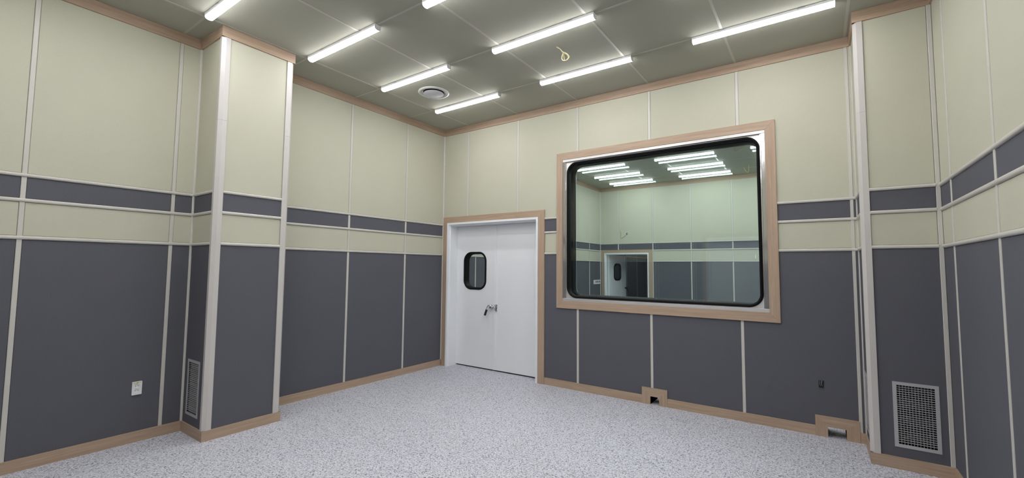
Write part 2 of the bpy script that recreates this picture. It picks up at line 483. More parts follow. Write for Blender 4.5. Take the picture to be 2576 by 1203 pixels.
# near-left corner: the chamfer turns from the side face to the front face
def corner_post(parent, xc, yc, sx, sy, side=0.045, front=0.070, cham=(0.007, 0.027)):
    """xc,yc = outer corner; room lies towards (sx, sy); side flap runs along -sx on the sy face, front flap along -sy on the sx face"""
    e = 0.005
    P = [(xc-sx*side, yc+sy*e), (xc-sx*cham[0], yc+sy*e), (xc+sx*e, yc-sy*cham[1]), (xc+sx*e, yc-sy*front),
         (xc-sx*0.02, yc-sy*front), (xc-sx*0.02, yc-sy*0.02), (xc-sx*side, yc-sy*0.02)]
    for a, b in ((BB-0.005, JZ), (JZ+0.0015, CB+0.012)):
        bm = bmesh.new(); prism(bm, P, 'z', a, b); obj('corner_post', bm, POST, parent)
corner_post(wc, KX, KY0, 1, -1, side=0.046, front=0.071, cham=(0.010, 0.030))
corner_post(wc, KX, KY1, 1, 1, side=0.046, front=0.071, cham=(0.022, 0.018))

# boxed pilaster in the right-hand corner
wp = structure('wall_pilaster', 'boxed-out pilaster in the right-hand corner')
FPS = Face('x', PX, -1); FPF = Face('y', PY, -1)
GR = (5.7195, 6.0070, 0.179, 0.714)
GS = (-0.400, -0.055, 0.180, 0.700)
bm = bmesh.new()
for q in rects_minus((PX+0.012, RW, 0.0, H), [inner(GR)]): FPF.box(bm, *q, -0.10, -0.012)
for q in rects_minus((PY+0.10, -0.001, 0.0, H), [inner(GS)]): FPS.box(bm, *q, -0.10, -0.012)
obj('pilaster_core', bm, COREM, wp)
clad(wp, FPS, PY, 0.0, [], left_inset=0.03, holes=[(GS[0]+0.02, GS[1]-0.02, GS[2]+0.02, GS[3]-0.02)])
clad(wp, FPF, PX, RW, [], left_inset=0.062, right_inset=0.025, holes=[(GR[0]+0.02, GR[1]-0.02, GR[2]+0.02, GR[3]-0.02)])
P = [(PX-0.006, PY+0.060), (PX-0.006, PY+0.028), (PX+0.019, PY-0.006), (PX+0.062, PY-0.006), (PX+0.062, PY+0.02), (PX+0.02, PY+0.02), (PX+0.02, PY+0.060)]
for a, b in ((BB-0.005, JZ), (JZ+0.0015, CB+0.012)):
    bm = bmesh.new(); prism(bm, P, 'z', a, b); obj('corner_post', bm, POST, wp)
bm = bmesh.new(); FPF.box(bm, RW-0.025, RW+0.0055, BB-0.01, CB+0.012, -0.02, 0.003, ch=0.003); obj('joint_strip', bm, STRIP, wp)
bead(wp, [(PX+0.02, 0.01), (PX-0.004, 0.01), (PX-0.004, -0.004), (PX-0.001, -0.008), (PX+0.02, -0.008)], BB, CB)

# ------------------------------------------------------------------ baseboards, crown trims
def board(name, label, segs, z0, z1, mat_of, kind='structure'):
    bm_by = []
    root = structure(name, label)
    for axis, bxs in segs:
        bm = bmesh.new(); box(bm, *bxs, z0, z1, ch=0.0012)
        obj('wood_board', bm, WX if axis == 'x' else WY, root)
    return root
TB, TC = 0.006, 0.010
bl = board('baseboard_left', 'oak baseboard along the left wall', [('y', (-0.02, TB, REAR, KY0-TB)), ('y', (-0.02, TB, KY1+0.02, -0.001))], 0.0, BB, None)
bc = board('baseboard_column', 'oak baseboard round the foot of the column', [('x', (-0.01, KX+TB, KY0-TB, KY0+0.012)), ('y', (KX-0.012, KX+TB+0.001, KY0-TB-0.001, KY1+0.012)), ('x', (0.0, KX, KY1-0.012, KY1+TB))], 0.0, BB, None)
bb = board('baseboard_back', 'oak baseboard under the studio window with two cable ports', [('x', (D_CAS[1], N1C[0], -TB, 0.02)), ('x', (N1C[1], N2C[0], -TB, 0.02)), ('x', (N2C[1], PX, -TB, 0.02))], 0.0, BB, None)
def port(hole, cas, parent):
    x0, x1, _, zt = hole; a0, a1, _, at = cas
    y0, y1 = -0.010, 0.02
    for pts, m in (([(a0, 0.0), (x0, 0.0), (x0, zt), (a0, at)], WZ), ([(x1, 0.0), (a1, 0.0), (a1, at), (x1, zt)], WZ), ([(x0, zt), (x1, zt), (a1, at), (a0, at)], WX)):
        bm = bmesh.new(); prism(bm, pts, 'y', y0, y1); obj('port_casing', bm, m, parent)
    bm = bmesh.new()
    t = 0.006
    box(bm, x0-t, x0, 0.02, WT, 0.0, zt); box(bm, x1, x1+t, 0.02, WT, 0.0, zt); box(bm, x0-t, x1+t, 0.02, WT, zt, zt+t)
    obj('port_lining', bm, WY, parent)
port(N1, N1C, bb); port(N2, N2C, bb)
board('baseboard_pilaster', 'oak baseboard round the foot of the corner pilaster', [('y', (PX-TB, PX+0.012, PY-TB, -TB)), ('x', (PX-TB, RW, PY-TB-0.001, PY+0.012))], 0.0, BB, None)
board('baseboard_right', 'oak baseboard along the right wall', [('y', (RW-TB, RW+0.02, REAR, PY-TB))], 0.0, BB, None)
board('baseboard_rear', 'oak baseboard behind the camera', [('x', (0.0, D2_CAS[0], REAR-0.02, REAR+TB)), ('x', (D2_CAS[1], RW, REAR-0.02, REAR+TB))], 0.0, BB, None)
board('trim_1', 'oak crown board along the left wall', [('y', (-0.02, TC, REAR, KY0-TC)), ('y', (-0.02, TC, KY1+0.02, -0.001))], CB, H-0.001, None)
board('trim_2', 'oak crown board wrapping the column head', [('x', (-0.01, KX+TC, KY0-TC, KY0+0.012)), ('y', (KX-0.012, KX+TC+0.001, KY0-TC-0.001, KY1+TC)), ('x', (0.0, KX, KY1-0.012, KY1+TC-0.001))], CB, H-0.001, None)
board('trim_3', 'oak crown board along the back wall', [('x', (0.0, PX-TC, -TC, 0.02))], CB, H-0.001, None)
board('trim_4', 'oak crown board wrapping the pilaster head', [('y', (PX-TC, PX+0.012, PY-TC, -0.001)), ('x', (PX-TC-0.001, RW, PY-TC-0.001, PY+0.012))], CB, H-0.001, None)
board('trim_5', 'oak crown board along the right wall', [('y', (RW-TC, RW+0.02, REAR, PY-TC-0.001))], CB, H-0.001, None)
board('trim_6', 'oak crown board behind the camera', [('x', (0.0, RW, REAR-0.02, REAR+TC))], CB, H-0.001, None)

# ------------------------------------------------------------------ double door
def casing(parent, o, i, yf, yb, bottom=False):
    """mitred boards round an opening; o, i = outer / inner (x0,x1,z0,z1)"""
    a0, a1, b0, b1 = o; x0, x1, z0, z1 = i
    if not bottom: b0 = z0 = 0.0
    L = [([(a0, b0), (x0, z0), (x0, z1), (a0, b1)], WZ), ([(x1, z0), (a1, b0), (a1, b1), (x1, z1)], WZ), ([(x0, z1), (x1, z1), (a1, b1), (a0, b1)], WX)]
    if bottom: L.append(([(a0, b0), (a1, b0), (x1, z0), (x0, z0)], WX))
    for pts, m in L:
        bm = bmesh.new(); prism(bm, pts, 'y', yf, yb)
        bmesh.ops.bevel(bm, geom=bm.edges[:], offset=0.0012, segments=1, affect='EDGES')
        obj('wood_casing', bm, m, parent)
door = structure('door_1', 'white double soundproof door with a porthole and oak casing')
casing(door, (D_CAS[0], D_CAS[1], 0, D_CAS[3]), (D_OPEN[0], D_OPEN[1], 0, D_OPEN[3]), -0.014, 0.012)
def jamb(parent, x0, x1, zt, y_face, y_step, y_end, face=0.050, sgn=1):
    """white stepped steel frame filling the opening"""
    prof = [(0.0, y_face), (face*0.62, y_face), (face*0.70, y_face+0.006), (face*0.70, y_face+0.030), (face, y_face+0.040), (face, y_end), (0.0, y_end)]
    bm = bmesh.new()
    rows = []
    for cx, cz, mx, mz in ((x0, 0.0, 1, 0), (x0, zt, 1, -1), (x1, zt, -1, -1), (x1, 0.0, -1, 0)):
        rows.append([bm.verts.new((cx+mx*p, y, cz+mz*p)) for p, y in prof])
    n = len(prof)
    for a, b in zip(rows, rows[1:]):
        for k in range(n): bm.faces.new((a[k], a[(k+1) % n], b[(k+1) % n], b[k]))
    bm.faces.new(rows[0]); bm.faces.new(rows[-1])
    return obj('door_frame', bm, WHITE, parent)
jamb(door, D_OPEN[0], D_OPEN[1], D_OPEN[3], -0.020, 0.0, WT+0.005)
LX0, LXM, LX1, LZ0, LZ1, LY = 0.160, 0.981, 1.857, 0.020, 2.331, 0.195
ph_o = rrect(0.316, 0.796, 1.275, 1.897, 0.150, 10)
bm = bmesh.new(); plate_hole(bm, [(LX0, LZ0), (LXM-0.002, LZ0), (LXM-0.002, LZ1), (LX0, LZ1)], rrect(0.330, 0.782, 1.289, 1.883, 0.138, 10), LY, LY+0.085)
obj('door_leaf', bm, WHITE, door)
bm = bmesh.new(); box(bm, LXM+0.002, LX1, LY, LY+0.085, LZ0, LZ1); obj('door_leaf', bm, WHITE, door)
bm = bmesh.new(); box(bm, 0.953, 1.009, LY-0.012, LY-0.0005, LZ0, LZ1-0.004, ch=0.003); obj('astragal', bm, WHITE, door)
bm = bmesh.new(); box(bm, LX0, LX1, LY+0.02, LY+0.07, 0.0, LZ0+0.003); obj('door_gap_shade', bm, DKSLOT, door)  # dark strip standing in for the shaded gap under the leaves
pth = rrect(0.333, 0.779, 1.292, 1.880, 0.135, 10)
bm = bmesh.new(); ring_profile(bm, pth, [(0.020, LY-0.001), (0.017, LY-0.010), (0.004, LY-0.014), (-0.010, LY-0.008), (-0.014, LY+0.004), (-0.016, LY+0.066), (-0.018, LY+0.095), (0.0, LY+0.095), (0.0, LY-0.001)])
obj('porthole_gasket', bm, RUBBER, door, smooth=True)
bm = bmesh.new(); P2 = rrect(0.335, 0.777, 1.294, 1.878, 0.133, 10); prism(bm, P2, 'y', LY+0.060, LY+0.066); obj('porthole_glass', bm, GLASSD, door)
# lever handle: chrome hub, arm, black grip
hx, hz = 0.925, 1.010
bm = bmesh.new()
tube(bm, [(hx, LY, hz), (hx, LY-0.012, hz)], 0.034, 20)
tube(bm, [(hx, LY-0.010, hz), (hx, LY-0.055, hz+0.002)], 0.024, 18)
tube(bm, smooth_path([(hx+0.030, LY-0.046, hz+0.004), (hx+0.005, LY-0.060, hz+0.024), (hx-0.028, LY-0.066, hz+0.016), (hx-0.046, LY-0.068, hz-0.014), (hx-0.062, LY-0.068, hz-0.050)], 5), 0.014, 12)
tube(bm, [(hx, LY-0.030, hz), (hx+0.060, LY-0.030, hz)], 0.009, 12)
hd = obj('door_handle', bm, CHROME, door, smooth=True)
bm = bmesh.new(); tube(bm, smooth_path([(hx-0.058, LY-0.068, hz-0.040), (hx-0.078, LY-0.066, hz-0.088), (hx-0.098, LY-0.062, hz-0.134)], 4), 0.0175, 14)
obj('grip', bm, GRIP, hd, smooth=True)
bm = bmesh.new()
box(bm, 1.000, 1.036, LY-0.016, LY-0.011, 0.945, 1.052, ch=0.001)
tube(bm, smooth_path([(0.994, LY-0.036, 1.050), (1.000, LY-0.048, 1.010), (1.012, LY-0.044, 0.970), (1.022, LY-0.030, 0.938)], 5), 0.007, 10)
obj('strike_plate', bm, CHROME, door)

# ------------------------------------------------------------------ studio window
win = structure('window_1', 'wide double-glazed studio window in oak and steel')
casing(win, W_CAS, W_OPEN, -0.014, 0.012, bottom=True)
x0, x1, z0, z1 = W_OPEN
bm = bmesh.new(); box(bm, x0, x1, -0.008, 0.012, z1-0.036, z1, ch=0.002); obj('steel_rail', bm, STEEL, win)
bm = bmesh.new(); box(bm, x0, x1, -0.008, 0.012, z0, z0+0.038, ch=0.002); obj('steel_rail', bm, STEEL, win)
bm = bmesh.new(); prism(bm, [(x0, -0.002), (x0+0.034, -0.004), (x0+0.040, 0.004), (x0+0.050, 0.006), (x0+0.050, 0.02), (x0, 0.02)], 'z', z0+0.038, z1-0.036); obj('steel_stile', bm, STEELM, win)
bm = bmesh.new(); prism(bm, [(x1, 0.0), (x1, 0.02), (x1-0.050, 0.02), (x1-0.050, 0.006), (x1-0.040, 0.004), (x1-0.036, -0.004)], 'z', z0+0.038, z1-0.036); obj('steel_stile', bm, STEELM, win)
GX0, GX1, GZ0, GZ1 = 2.369, 4.750, 1.234, 3.125
bm = bmesh.new(); plate_hole(bm, [(x0, z0), (x1, z0), (x1, z1), (x0, z1)], rrect(GX0+0.012, GX1-0.012, GZ0+0.012, GZ1-0.012, 0.135, 10), 0.020, 0.026); obj('steel_plate', bm, PLATE, win)
gp = [(0.0, 0.020), (0.0, 0.006), (-0.006, -0.003), (-0.018, -0.008), (-0.029, -0.003), (-0.035, 0.008), (-0.036, 0.032), (-0.014, 0.034), (-0.013, 0.020)]
bm = bmesh.new(); ring_profile(bm, rrect(GX0, GX1, GZ0, GZ1, 0.147, 10), gp); obj('gasket', bm, RUBBER, win, smooth=True)
YG1, YG2 = 0.036, 0.165
bm = bmesh.new(); prism(bm, rrect(GX0+0.014, GX1-0.014, GZ0+0.014, GZ1-0.014, 0.133, 10), 'y', YG1, YG1+0.008); obj('glass_pane', bm, GLASS, win)
gq = [(0.0, YG2-0.016), (-0.010, YG2-0.020), (-0.024, YG2-0.016), (-0.033, YG2-0.002), (-0.038, YG2+0.020), (-0.041, YG2+0.040), (-0.034, YG2+0.056), (-0.010, YG2+0.062), (0.0, YG2+0.058)]
bm = bmesh.new(); ring_profile(bm, rrect(GX0, GX1, GZ0, GZ1, 0.147, 10), gq); obj('gasket', bm, RUBBER, win, smooth=True)
bm = bmesh.new(); prism(bm, rrect(GX0+0.014, GX1-0.014, GZ0+0.014, GZ1-0.014, 0.133, 10), 'y', YG2, YG2+0.008); obj('glass_pane', bm, GLASS, win)
bm = bmesh.new(); ring_profile(bm, rrect(GX0+0.004, GX1-0.004, GZ0+0.004, GZ1-0.004, 0.143, 10), [(0.0, 0.027), (0.012, 0.027), (0.012, YG2+0.07), (0.0, YG2+0.07)]); obj('cavity_lining', bm, LINER, win, smooth=True)
bm = bmesh.new(); plate_hole(bm, [(x0, z0), (x1, z0), (x1, z1), (x0, z1)], rrect(GX0+0.012, GX1-0.012, GZ0+0.012, GZ1-0.012, 0.135, 10), WT-0.03, WT-0.024); obj('steel_plate', bm, PLATE, win)

# ------------------------------------------------------------------ ceiling tube lamps
LAMPG = 'ceiling tube lamps'
LENS = [(-0.0330, -0.026), (-0.0345, -0.037), (-0.031, -0.047), (-0.022, -0.054), (-0.009, -0.058), (0.009, -0.058), (0.022, -0.054), (0.031, -0.047), (0.0345, -0.037), (0.0330, -0.026)]
def make_lamp(label, loc, L, group):
    t = thing('ceiling_lamp', label, 'lamp', loc, group)
    h = L/2
    bm = bmesh.new(); prism(bm, [(-0.036, -0.0035), (0.036, -0.0035), (0.032, -0.026), (-0.032, -0.026)], 'x', -h+0.003, h-0.003)
    obj('lamp_housing', bm, LAMPW, t)
    bm = bmesh.new(); prism(bm, LENS, 'x', -h+0.004, h-0.004); obj('lamp_diffuser', bm, EMIT, t)
    cap = [(-0.037, -0.0030), (0.037, -0.0030), (0.036, -0.038), (0.032, -0.049), (0.022, -0.056), (0.0, -0.060), (-0.022, -0.056), (-0.032, -0.049), (-0.036, -0.038)]
    for a, b in ((-h, -h+0.004), (h-0.004, h)):
        bm = bmesh.new(); prism(bm, cap, 'x', a, b); obj('end_cap', bm, LAMPW, t)
    for sx in (-0.27*L, 0.29*L):
        bm = bmesh.new(); box(bm, sx-0.030, sx+0.030, -0.0365, 0.0365, -0.012, -0.0032); obj('mounting_clip', bm, ALU, t)
    return t
def copy_tree(o):
    c = o.copy(); C.objects.link(c)
    for ch in o.children:
        d = ch.copy(); C.objects.link(d); d.parent = c
    return c
COLX = [1.200, 3.030, 4.841]
LAMPS = [
 # x, y, label
 (0, 0, 'white tube lamp nearest the back corner, beyond the round air vent'),
 (0, 1, 'white tube lamp between the round air vent and the column head'),
 (0, 2, 'white tube lamp just right of the column head'),
 (0, 3, 'white tube lamp above the left wall, cut by the top edge of the photo'),
 (1, 0, 'white tube lamp between the hanging cable coil and the studio window'),
 (1, 1, 'white tube lamp just above the hanging cable coil'),
 (1, 2, 'white tube lamp of which only a tip shows at the top edge'),
 (2, 0, 'longest-looking white tube lamp, near the corner pilaster'),
 (2, 1, 'white tube lamp one row in front of the pilaster lamp, above the frame'),
 (1, 3, 'white tube lamp overhead, seen only as a reflection in the window'),
 (0, 4, 'white tube lamp above the left wall, second row behind the column, mirrored in the window'),
 (0, 5, 'white tube lamp above the left wall near the rear wall, mirrored in the window'),
 (1, 4, 'white tube lamp in the middle row just ahead of the camera, mirrored in the window'),
 (1, 5, 'white tube lamp in the middle row nearest the rear wall, mirrored in the window'),
 (2, 2, 'white tube lamp on the right, two rows in front of the pilaster lamp'),
 (2, 3, 'white tube lamp on the right, three rows in front of the pilaster lamp'),
 (2, 4, 'white tube lamp on the right, straight above the camera'),
 (2, 5, 'white tube lamp on the right, nearest the rear wall'),
]
proto = None
LYS = [-0.822, -1.806, -2.812, -3.82, -4.82, -5.82]
for cx, r, lab in LAMPS:
    loc = (COLX[cx], LYS[r], H)
    if proto is None: proto = make_lamp(lab, loc, 1.176, LAMPG); t = proto
    else:
        t = copy_tree(proto); t.location = loc; t['label'] = lab
FARL = {
 (0, 3): 'left lamp of the nearest row seen through the window',
 (0, 4): 'left lamp of the middle row seen through the window',
 (0, 5): 'left lamp of the farthest row seen through the window, by the far wall',
 (1, 3): 'second lamp of the nearest row seen through the window',
 (1, 4): 'second lamp of the middle row seen through the window',
 (1, 5): 'second lamp of the farthest row seen through the window, by the far wall',
 (2, 3): 'lamp tip at the top right corner of the window glass',
 (2, 4): 'lamp tip at the right edge of the window glass, middle row',
 (2, 5): 'right lamp of the row by the far wall, behind the window frame',
 (0, 0): 'lamp of the next room close behind the double door', (0, 1): 'lamp of the next room, second behind the double door', (0, 2): 'lamp of the next room, third behind the double door',
 (1, 0): 'lamp of the next room close behind the window', (1, 1): 'lamp of the next room, second behind the window', (1, 2): 'lamp of the next room, third behind the window',
 (2, 0): 'lamp of the next room close behind the right end of the window', (2, 1): 'lamp of the next room, second behind the right end of the window', (2, 2): 'lamp of the next room, third behind the right end of the window',
}
for (cx, r), lab in FARL.items():
    t = copy_tree(proto); t.location = (COLX[cx], SYF[r], H); t['label'] = lab; t['group'] = 'tube lamps in the next room'

# ------------------------------------------------------------------ round air vent
v = thing('air_vent', 'round white ceiling air vent with a flat centre disc', 'air vent', (1.047, -1.318, H))
bm = bmesh.new(); lathe(bm, [(0.205, -0.001), (0.207, -0.008), (0.196, -0.016), (0.182, -0.018), (0.170, -0.012), (0.166, -0.002)], 64); obj('outer_ring', bm, DIFFRIM, v, smooth=True)
bm = bmesh.new(); lathe(bm, [(0.171, -0.0015), (0.168, -0.011), (0.160, -0.014), (0.142, -0.004), (0.139, -0.0015)], 64); obj('inner_ring', bm, ALU, v, smooth=True)
bm = bmesh.new(); lathe(bm, [(0.150, -0.0012), (0.0, -0.0012)], 48); obj('dark_throat', bm, DKSLOT, v)
bm = bmesh.new(); lathe(bm, [(0.095, -0.014), (0.126, -0.018), (0.134, -0.021), (0.135, -0.024), (0.132, -0.026), (0.0, -0.027)], 64); obj('centre_disc', bm, DIFF, v, smooth=True)
bm = bmesh.new()
for k in range(3):
    a = math.radians(30+120*k); box(bm, 0.05*math.cos(a)-0.006, 0.05*math.cos(a)+0.006, 0.05*math.sin(a)-0.006, 0.05*math.sin(a)+0.006, -0.026, -0.001)
obj('hanger', bm, ALU, v)

# ------------------------------------------------------------------ hanging cables
def cable(name, label, paths, r, mats, group=None, cat='cable'):
    o = paths[0][0]
    t = thing(name, label, cat, o, group)
    for i, p in enumerate(paths):
        q = [Vector(a)-Vector(o) for a in p]
        bm = bmesh.new(); tube(bm, smooth_path(q, 7), r, 8); obj('cable_strand', bm, mats[i % len(mats)], t, smooth=True)
    return t
Y = -1.46
cable('cable_coil', 'cream cable looped and hanging from the ceiling between two tube lamps',
 [[(3.022, Y, 4.0), (3.035, Y, 3.985), (3.063, Y, 3.964), (3.095, Y-0.004, 3.922), (3.130, Y, 3.900), (3.156, Y, 3.875), (3.170, Y, 3.846), (3.150, Y, 3.825), (3.122, Y, 3.822), (3.099, Y, 3.830), (3.085, Y, 3.850), (3.088, Y, 3.880), (3.097, Y+0.006, 3.912)],
  [(3.034, Y+0.012, 4.0), (3.046, Y+0.012, 3.982), (3.072, Y+0.012, 3.952), (3.100, Y+0.012, 3.912), (3.135, Y+0.014, 3.888), (3.152, Y+0.014, 3.860), (3.148, Y+0.014, 3.842), (3.124, Y+0.014, 3.826), (3.110, Y+0.010, 3.836), (3.104, Y+0.010, 3.870), (3.098, Y+0.008, 3.908)]],
 0.0050, [CABLEW, CABLE])
f = 0.9716
def sc1(p, k): return (5.2352-(5.2352-p[0])*k, -5.4218+(p[1]+5.4218)*k, 1.6441+(p[2]-1.6441)*k)
cable('ceiling_cable', 'yellow cable drooping from the next room ceiling near the right lamp tip',
 [[sc1(p, f) for p in [(3.943, 4.1, 4.068), (3.951, 4.1, 4.019), (3.972, 4.1, 3.981), (4.03, 4.1, 4.013), (4.083, 4.1, 4.039), (4.118, 4.1, 4.066)]]], 0.007, [CABLE], 'ceiling cables in the next room')
f = 0.9647
cable('ceiling_cable', 'yellow cable drooping from the next room ceiling close to the far wall',
 [[sc1(p, f) for p in [(3.876, 5.9, 4.04), (3.905, 5.9, 3.987), (3.935, 5.9, 3.925), (3.97, 5.9, 3.896), (3.988, 5.9, 3.931), (3.987, 5.9, 4.083)]]], 0.007, [CABLE], 'ceiling cables in the next room')

# ------------------------------------------------------------------ wall socket on the left wall
sk = thing('wall_socket', 'white twin power socket low on the left wall, beside the column', 'socket', (-0.006, -4.020, 0.432))
def skbox(name, mat, y0, y1, z0, z1, d0, d1, ch=0.0):
    bm = bmesh.new(); box(bm, d0, d1, y0, y1, z0, z1, ch=ch); return obj(name, bm, mat, sk)
def skplate(name, outer, holes, d0, d1):
    bm = bmesh.new()
    loops = []
    for d in (d0, d1):
        L = [[bm.verts.new((d, p[0], p[1])) for p in poly] for poly in [outer]+holes]
        es = [bm.edges.new((l[i], l[(i+1) % len(l)])) for l in L for i in range(len(l))]
        bmesh.ops.triangle_fill(bm, use_beauty=True, use_dissolve=False, edges=es); loops.append(L)
    for A, B in zip(*loops):
        for i in range(len(A)): bm.faces.new((A[i], A[(i+1) % len(A)], B[(i+1) % len(B)], B[i]))
    return obj(name, bm, PLAST, sk)
def circ(cz, r, n=28): return [(r*math.cos(2*math.pi*k/n), cz+r*math.sin(2*math.pi*k/n)) for k in range(n)]
skplate('cover_plate', rrect(-0.0365, 0.0365, 0.0, 0.120, 0.003, 3), [rrect(-0.0295, 0.0295, 0.0065, 0.1135, 0.002, 2)], 0.0, 0.0125)
skplate('face_plate', rrect(-0.029, 0.029, 0.007, 0.113, 0.002, 2), [circ(0.036, 0.0195), circ(0.080, 0.0195)], 0.0, 0.0110)
skbox('yellow_label', TAPE, -0.028, 0.028, 0.1045, 0.1125, 0.0105, 0.0122)
skbox('label_mark', DKSLOT, -0.003, 0.008, 0.1065, 0.1105, 0.0115, 0.0125)
for zc in (0.036, 0.080):
    bm = bmesh.new(); tube(bm, [(0.0005, 0, zc), (0.0020, 0, zc)], 0.0194, 28)
    well = obj('socket_well', bm, PLAST, sk)
    for dy, dz, rr in ((-0.0095, 0.0, 0.0027), (0.0095, 0.0, 0.0027)):
        bm = bmesh.new(); tube(bm, [(0.0019, dy, zc+dz), (0.0024, dy, zc+dz)], rr, 10); obj('pin_hole', bm, DKSLOT, well)
    bm = bmesh.new()
    A = [(0.0030, 0.0172*math.cos(t), zc+0.0172*math.sin(t)) for t in [math.radians(70+110*k/8) for k in range(9)]]
    tube(bm, A, 0.0016, 6); obj('earth_clip', bm, ALU, well)

# ------------------------------------------------------------------ cable box cut into the back wall
cb = thing('cable_box', 'small open cable box cut into the charcoal panel right of the window', 'cable box', (5.228, 0.0, 0.505))
bm = bmesh.new()
x0_, x1_, z0_, z1_ = BOX[0]-5.228, BOX[1]-5.228, BOX[2]-0.505, BOX[3]-0.505
box(bm, x0_, x1_, 0.0105, 0.0115, z0_, z1_); obj('box_back', bm, DKSLOT, cb)
bm = bmesh.new(); plate_hole(bm, [(x0_-0.003, z0_-0.004), (x1_+0.004, z0_-0.004), (x1_+0.004, z1_+0.002), (x0_-0.003, z1_+0.002)], [(x0_+0.001, z0_+0.003), (x1_-0.002, z0_+0.001), (x1_-0.002, z1_-0.001), (x0_+0.001, z1_-0.001)], 0.002, 0.010); obj('box_rim', bm, BOXRIM, cb)
for dx, m, rr in ((-0.010, CABLEG, 0.0028), (0.004, CABLEG, 0.0036)):
    bm = bmesh.new(); tube(bm, smooth_path([(dx+0.003, 0.008, z1_-0.001), (dx-0.002, 0.004, 0.010), (dx+0.001, 0.003, -0.006), (dx+0.002, 0.009, -0.018)], 5), rr, 8); obj('wire', bm, m, cb, smooth=True)

# ------------------------------------------------------------------ ventilation grilles
def grille(name, label, F, a, nv, nh):
    s0, s1, z0, z1 = a
    cs, cz = (s0+s1)/2, (z0+z1)/2
    loc = Vector(F.P(cs, -0.006, z0))
    t = thing(name, label, 'vent grille', loc, 'wall vent grilles')
    def mk(n, fn, mat, par=t):
        bm = bmesh.new(); fn(bm)
        bmesh.ops.translate(bm, verts=bm.verts[:], vec=-loc)
        return obj(n, bm, mat, par)
    fr = 0.026
    def frame(bm):
        for q in ((s0, s1, z0, z0+fr), (s0, s1, z1-fr, z1), (s0, s0+fr, z0+fr, z1-fr), (s1-fr, s1, z0+fr, z1-fr)):
            F.box(bm, *q, -0.006, -0.002)
    mk('grille_frame', frame, ALU)
    i0, i1, j0, j1 = s0+0.0205, s1-0.0205, z0+0.0205, z1-0.0205
    def duct(bm):
        F.box(bm, i0, i1, j0, j1, -0.080, -0.078)
        F.box(bm, i0, i0+0.002, j0, j1, -0.078, -0.032); F.box(bm, i1-0.002, i1, j0, j1, -0.078, -0.032)
        F.box(bm, i0, i1, j0, j0+0.002, -0.078, -0.032); F.box(bm, i0, i1, j1-0.002, j1, -0.078, -0.032)
    mk('dark_duct', duct, DKSLOT)
    def hor(bm):
        for k in range(1, nh):
            z = z0+fr+(z1-z0-2*fr)*k/nh
            F.extrude_s(bm, [(-0.0045, z-0.0016), (-0.0045, z+0.0016), (-0.0130, z+0.0022), (-0.0130, z+0.0004)], s0+fr-0.003, s1-fr+0.003)
    mk('level_louvre_set', hor, ALU)
    def vert(bm):
        for k in range(1, nv):
            s = s0+fr+(s1-s0-2*fr)*k/nv
            F.box(bm, s-0.0017, s+0.0017, z0+fr-0.003, z1-fr+0.003, -0.0230, -0.0135)
    mk('upright_louvre_set', vert, ALU)
    def hor2(bm):
        n2 = nh*0.86
        k = 0.4
        while k < n2:
            z = z0+fr+(z1-z0-2*fr)*k/n2
            F.box(bm, i0+0.002, i1-0.002, z-0.0008, z+0.0008, -0.0560, -0.0540)
            k += 1
    mk('rear_louvre_set', hor2, ALU)
    for s in (s0+0.013, s1-0.013):
        for z in (z0+0.05, z1-0.05):
            mk('screw', lambda bm: F.box(bm, s-0.003, s+0.003, z-0.003, z+0.003, -0.002, -0.0008, ch=0.001), STEEL)
    return t
grille('vent_grille', 'silver grid vent on the front of the right corner pilaster', FPF, GR, 12, 27)
grille('vent_grille', 'silver grid vent on the shaded side of the left column', FKS, GL, 12, 27)
grille('vent_grille', 'silver vent seen edge-on on the narrow side of the right pilaster', FPS, GS, 12, 27)

# ------------------------------------------------------------------ next room, seen through the glass
FFL = Face('x', 0.0, 1)
fw_l = core('wall_far_left', 'left wall of the next room', FFL, WT, FARY+0.2, 0.0, H, -0.30, -0.012)
clad(fw_l, FFL, WT, FARY, [0.88, 1.87, 2.87, 3.87, 4.87, 5.86])
FFB = Face('y', FARY, -1)
D3_OPEN = (0.130, 1.424, -0.01, 2.085); D3_CAS = (0.040, 1.523, -0.01, 2.177)
FBOX = (0.770, 0.855, 2.585, 2.668)
fw_b = core('wall_far_back', 'far wall of the next room', FFB, -0.3, RW+0.3, 0.0, H, -0.18, -0.012, holes=[D3_OPEN])
clad(fw_b, FFB, 0.0, RW, [0.550, 1.537, 2.536, 3.520, 4.53, 5.53], holes=[D3_CAS])
FFR = Face('x', RW, -1)
fw_r = core('wall_far_right', 'right wall of the next room', FFR, WT, FARY+0.2, 0.0, H, -0.30, -0.012)
clad(fw_r, FFR, WT, FARY, [0.88, 1.87, 2.87, 3.87, 4.87, 5.86])
FFF = Face('y', WT, 1)
fw_f = core('wall_far_front', 'partition side that faces the next room', FFF, -0.3, RW+0.3, 0.0, H, -0.011, -0.003, holes=[D_OPEN, W_OPEN, N1, N2], mat=FARCORE)
bead(fw_b, [(-0.02, FARY+0.02), (0.013, FARY+0.02), (0.013, FARY-0.004), (0.004, FARY-0.013), (-0.02, FARY-0.013)], BB, CB)
board('baseboard_far', 'oak baseboard round the next room', [('y', (-0.02, TB, WT, FARY)), ('x', (D3_CAS[1], RW, FARY-TB, FARY+0.02)), ('y', (RW-TB, RW+0.02, WT, FARY))], 0.0, BB, None)
board('trim_7', 'oak crown board round the next room', [('y', (-0.02, TC, WT, FARY)), ('x', (0.0, RW, FARY-TC, FARY+0.02)), ('y', (RW-TC, RW+0.02, WT, FARY))], CB, H-0.001, None)

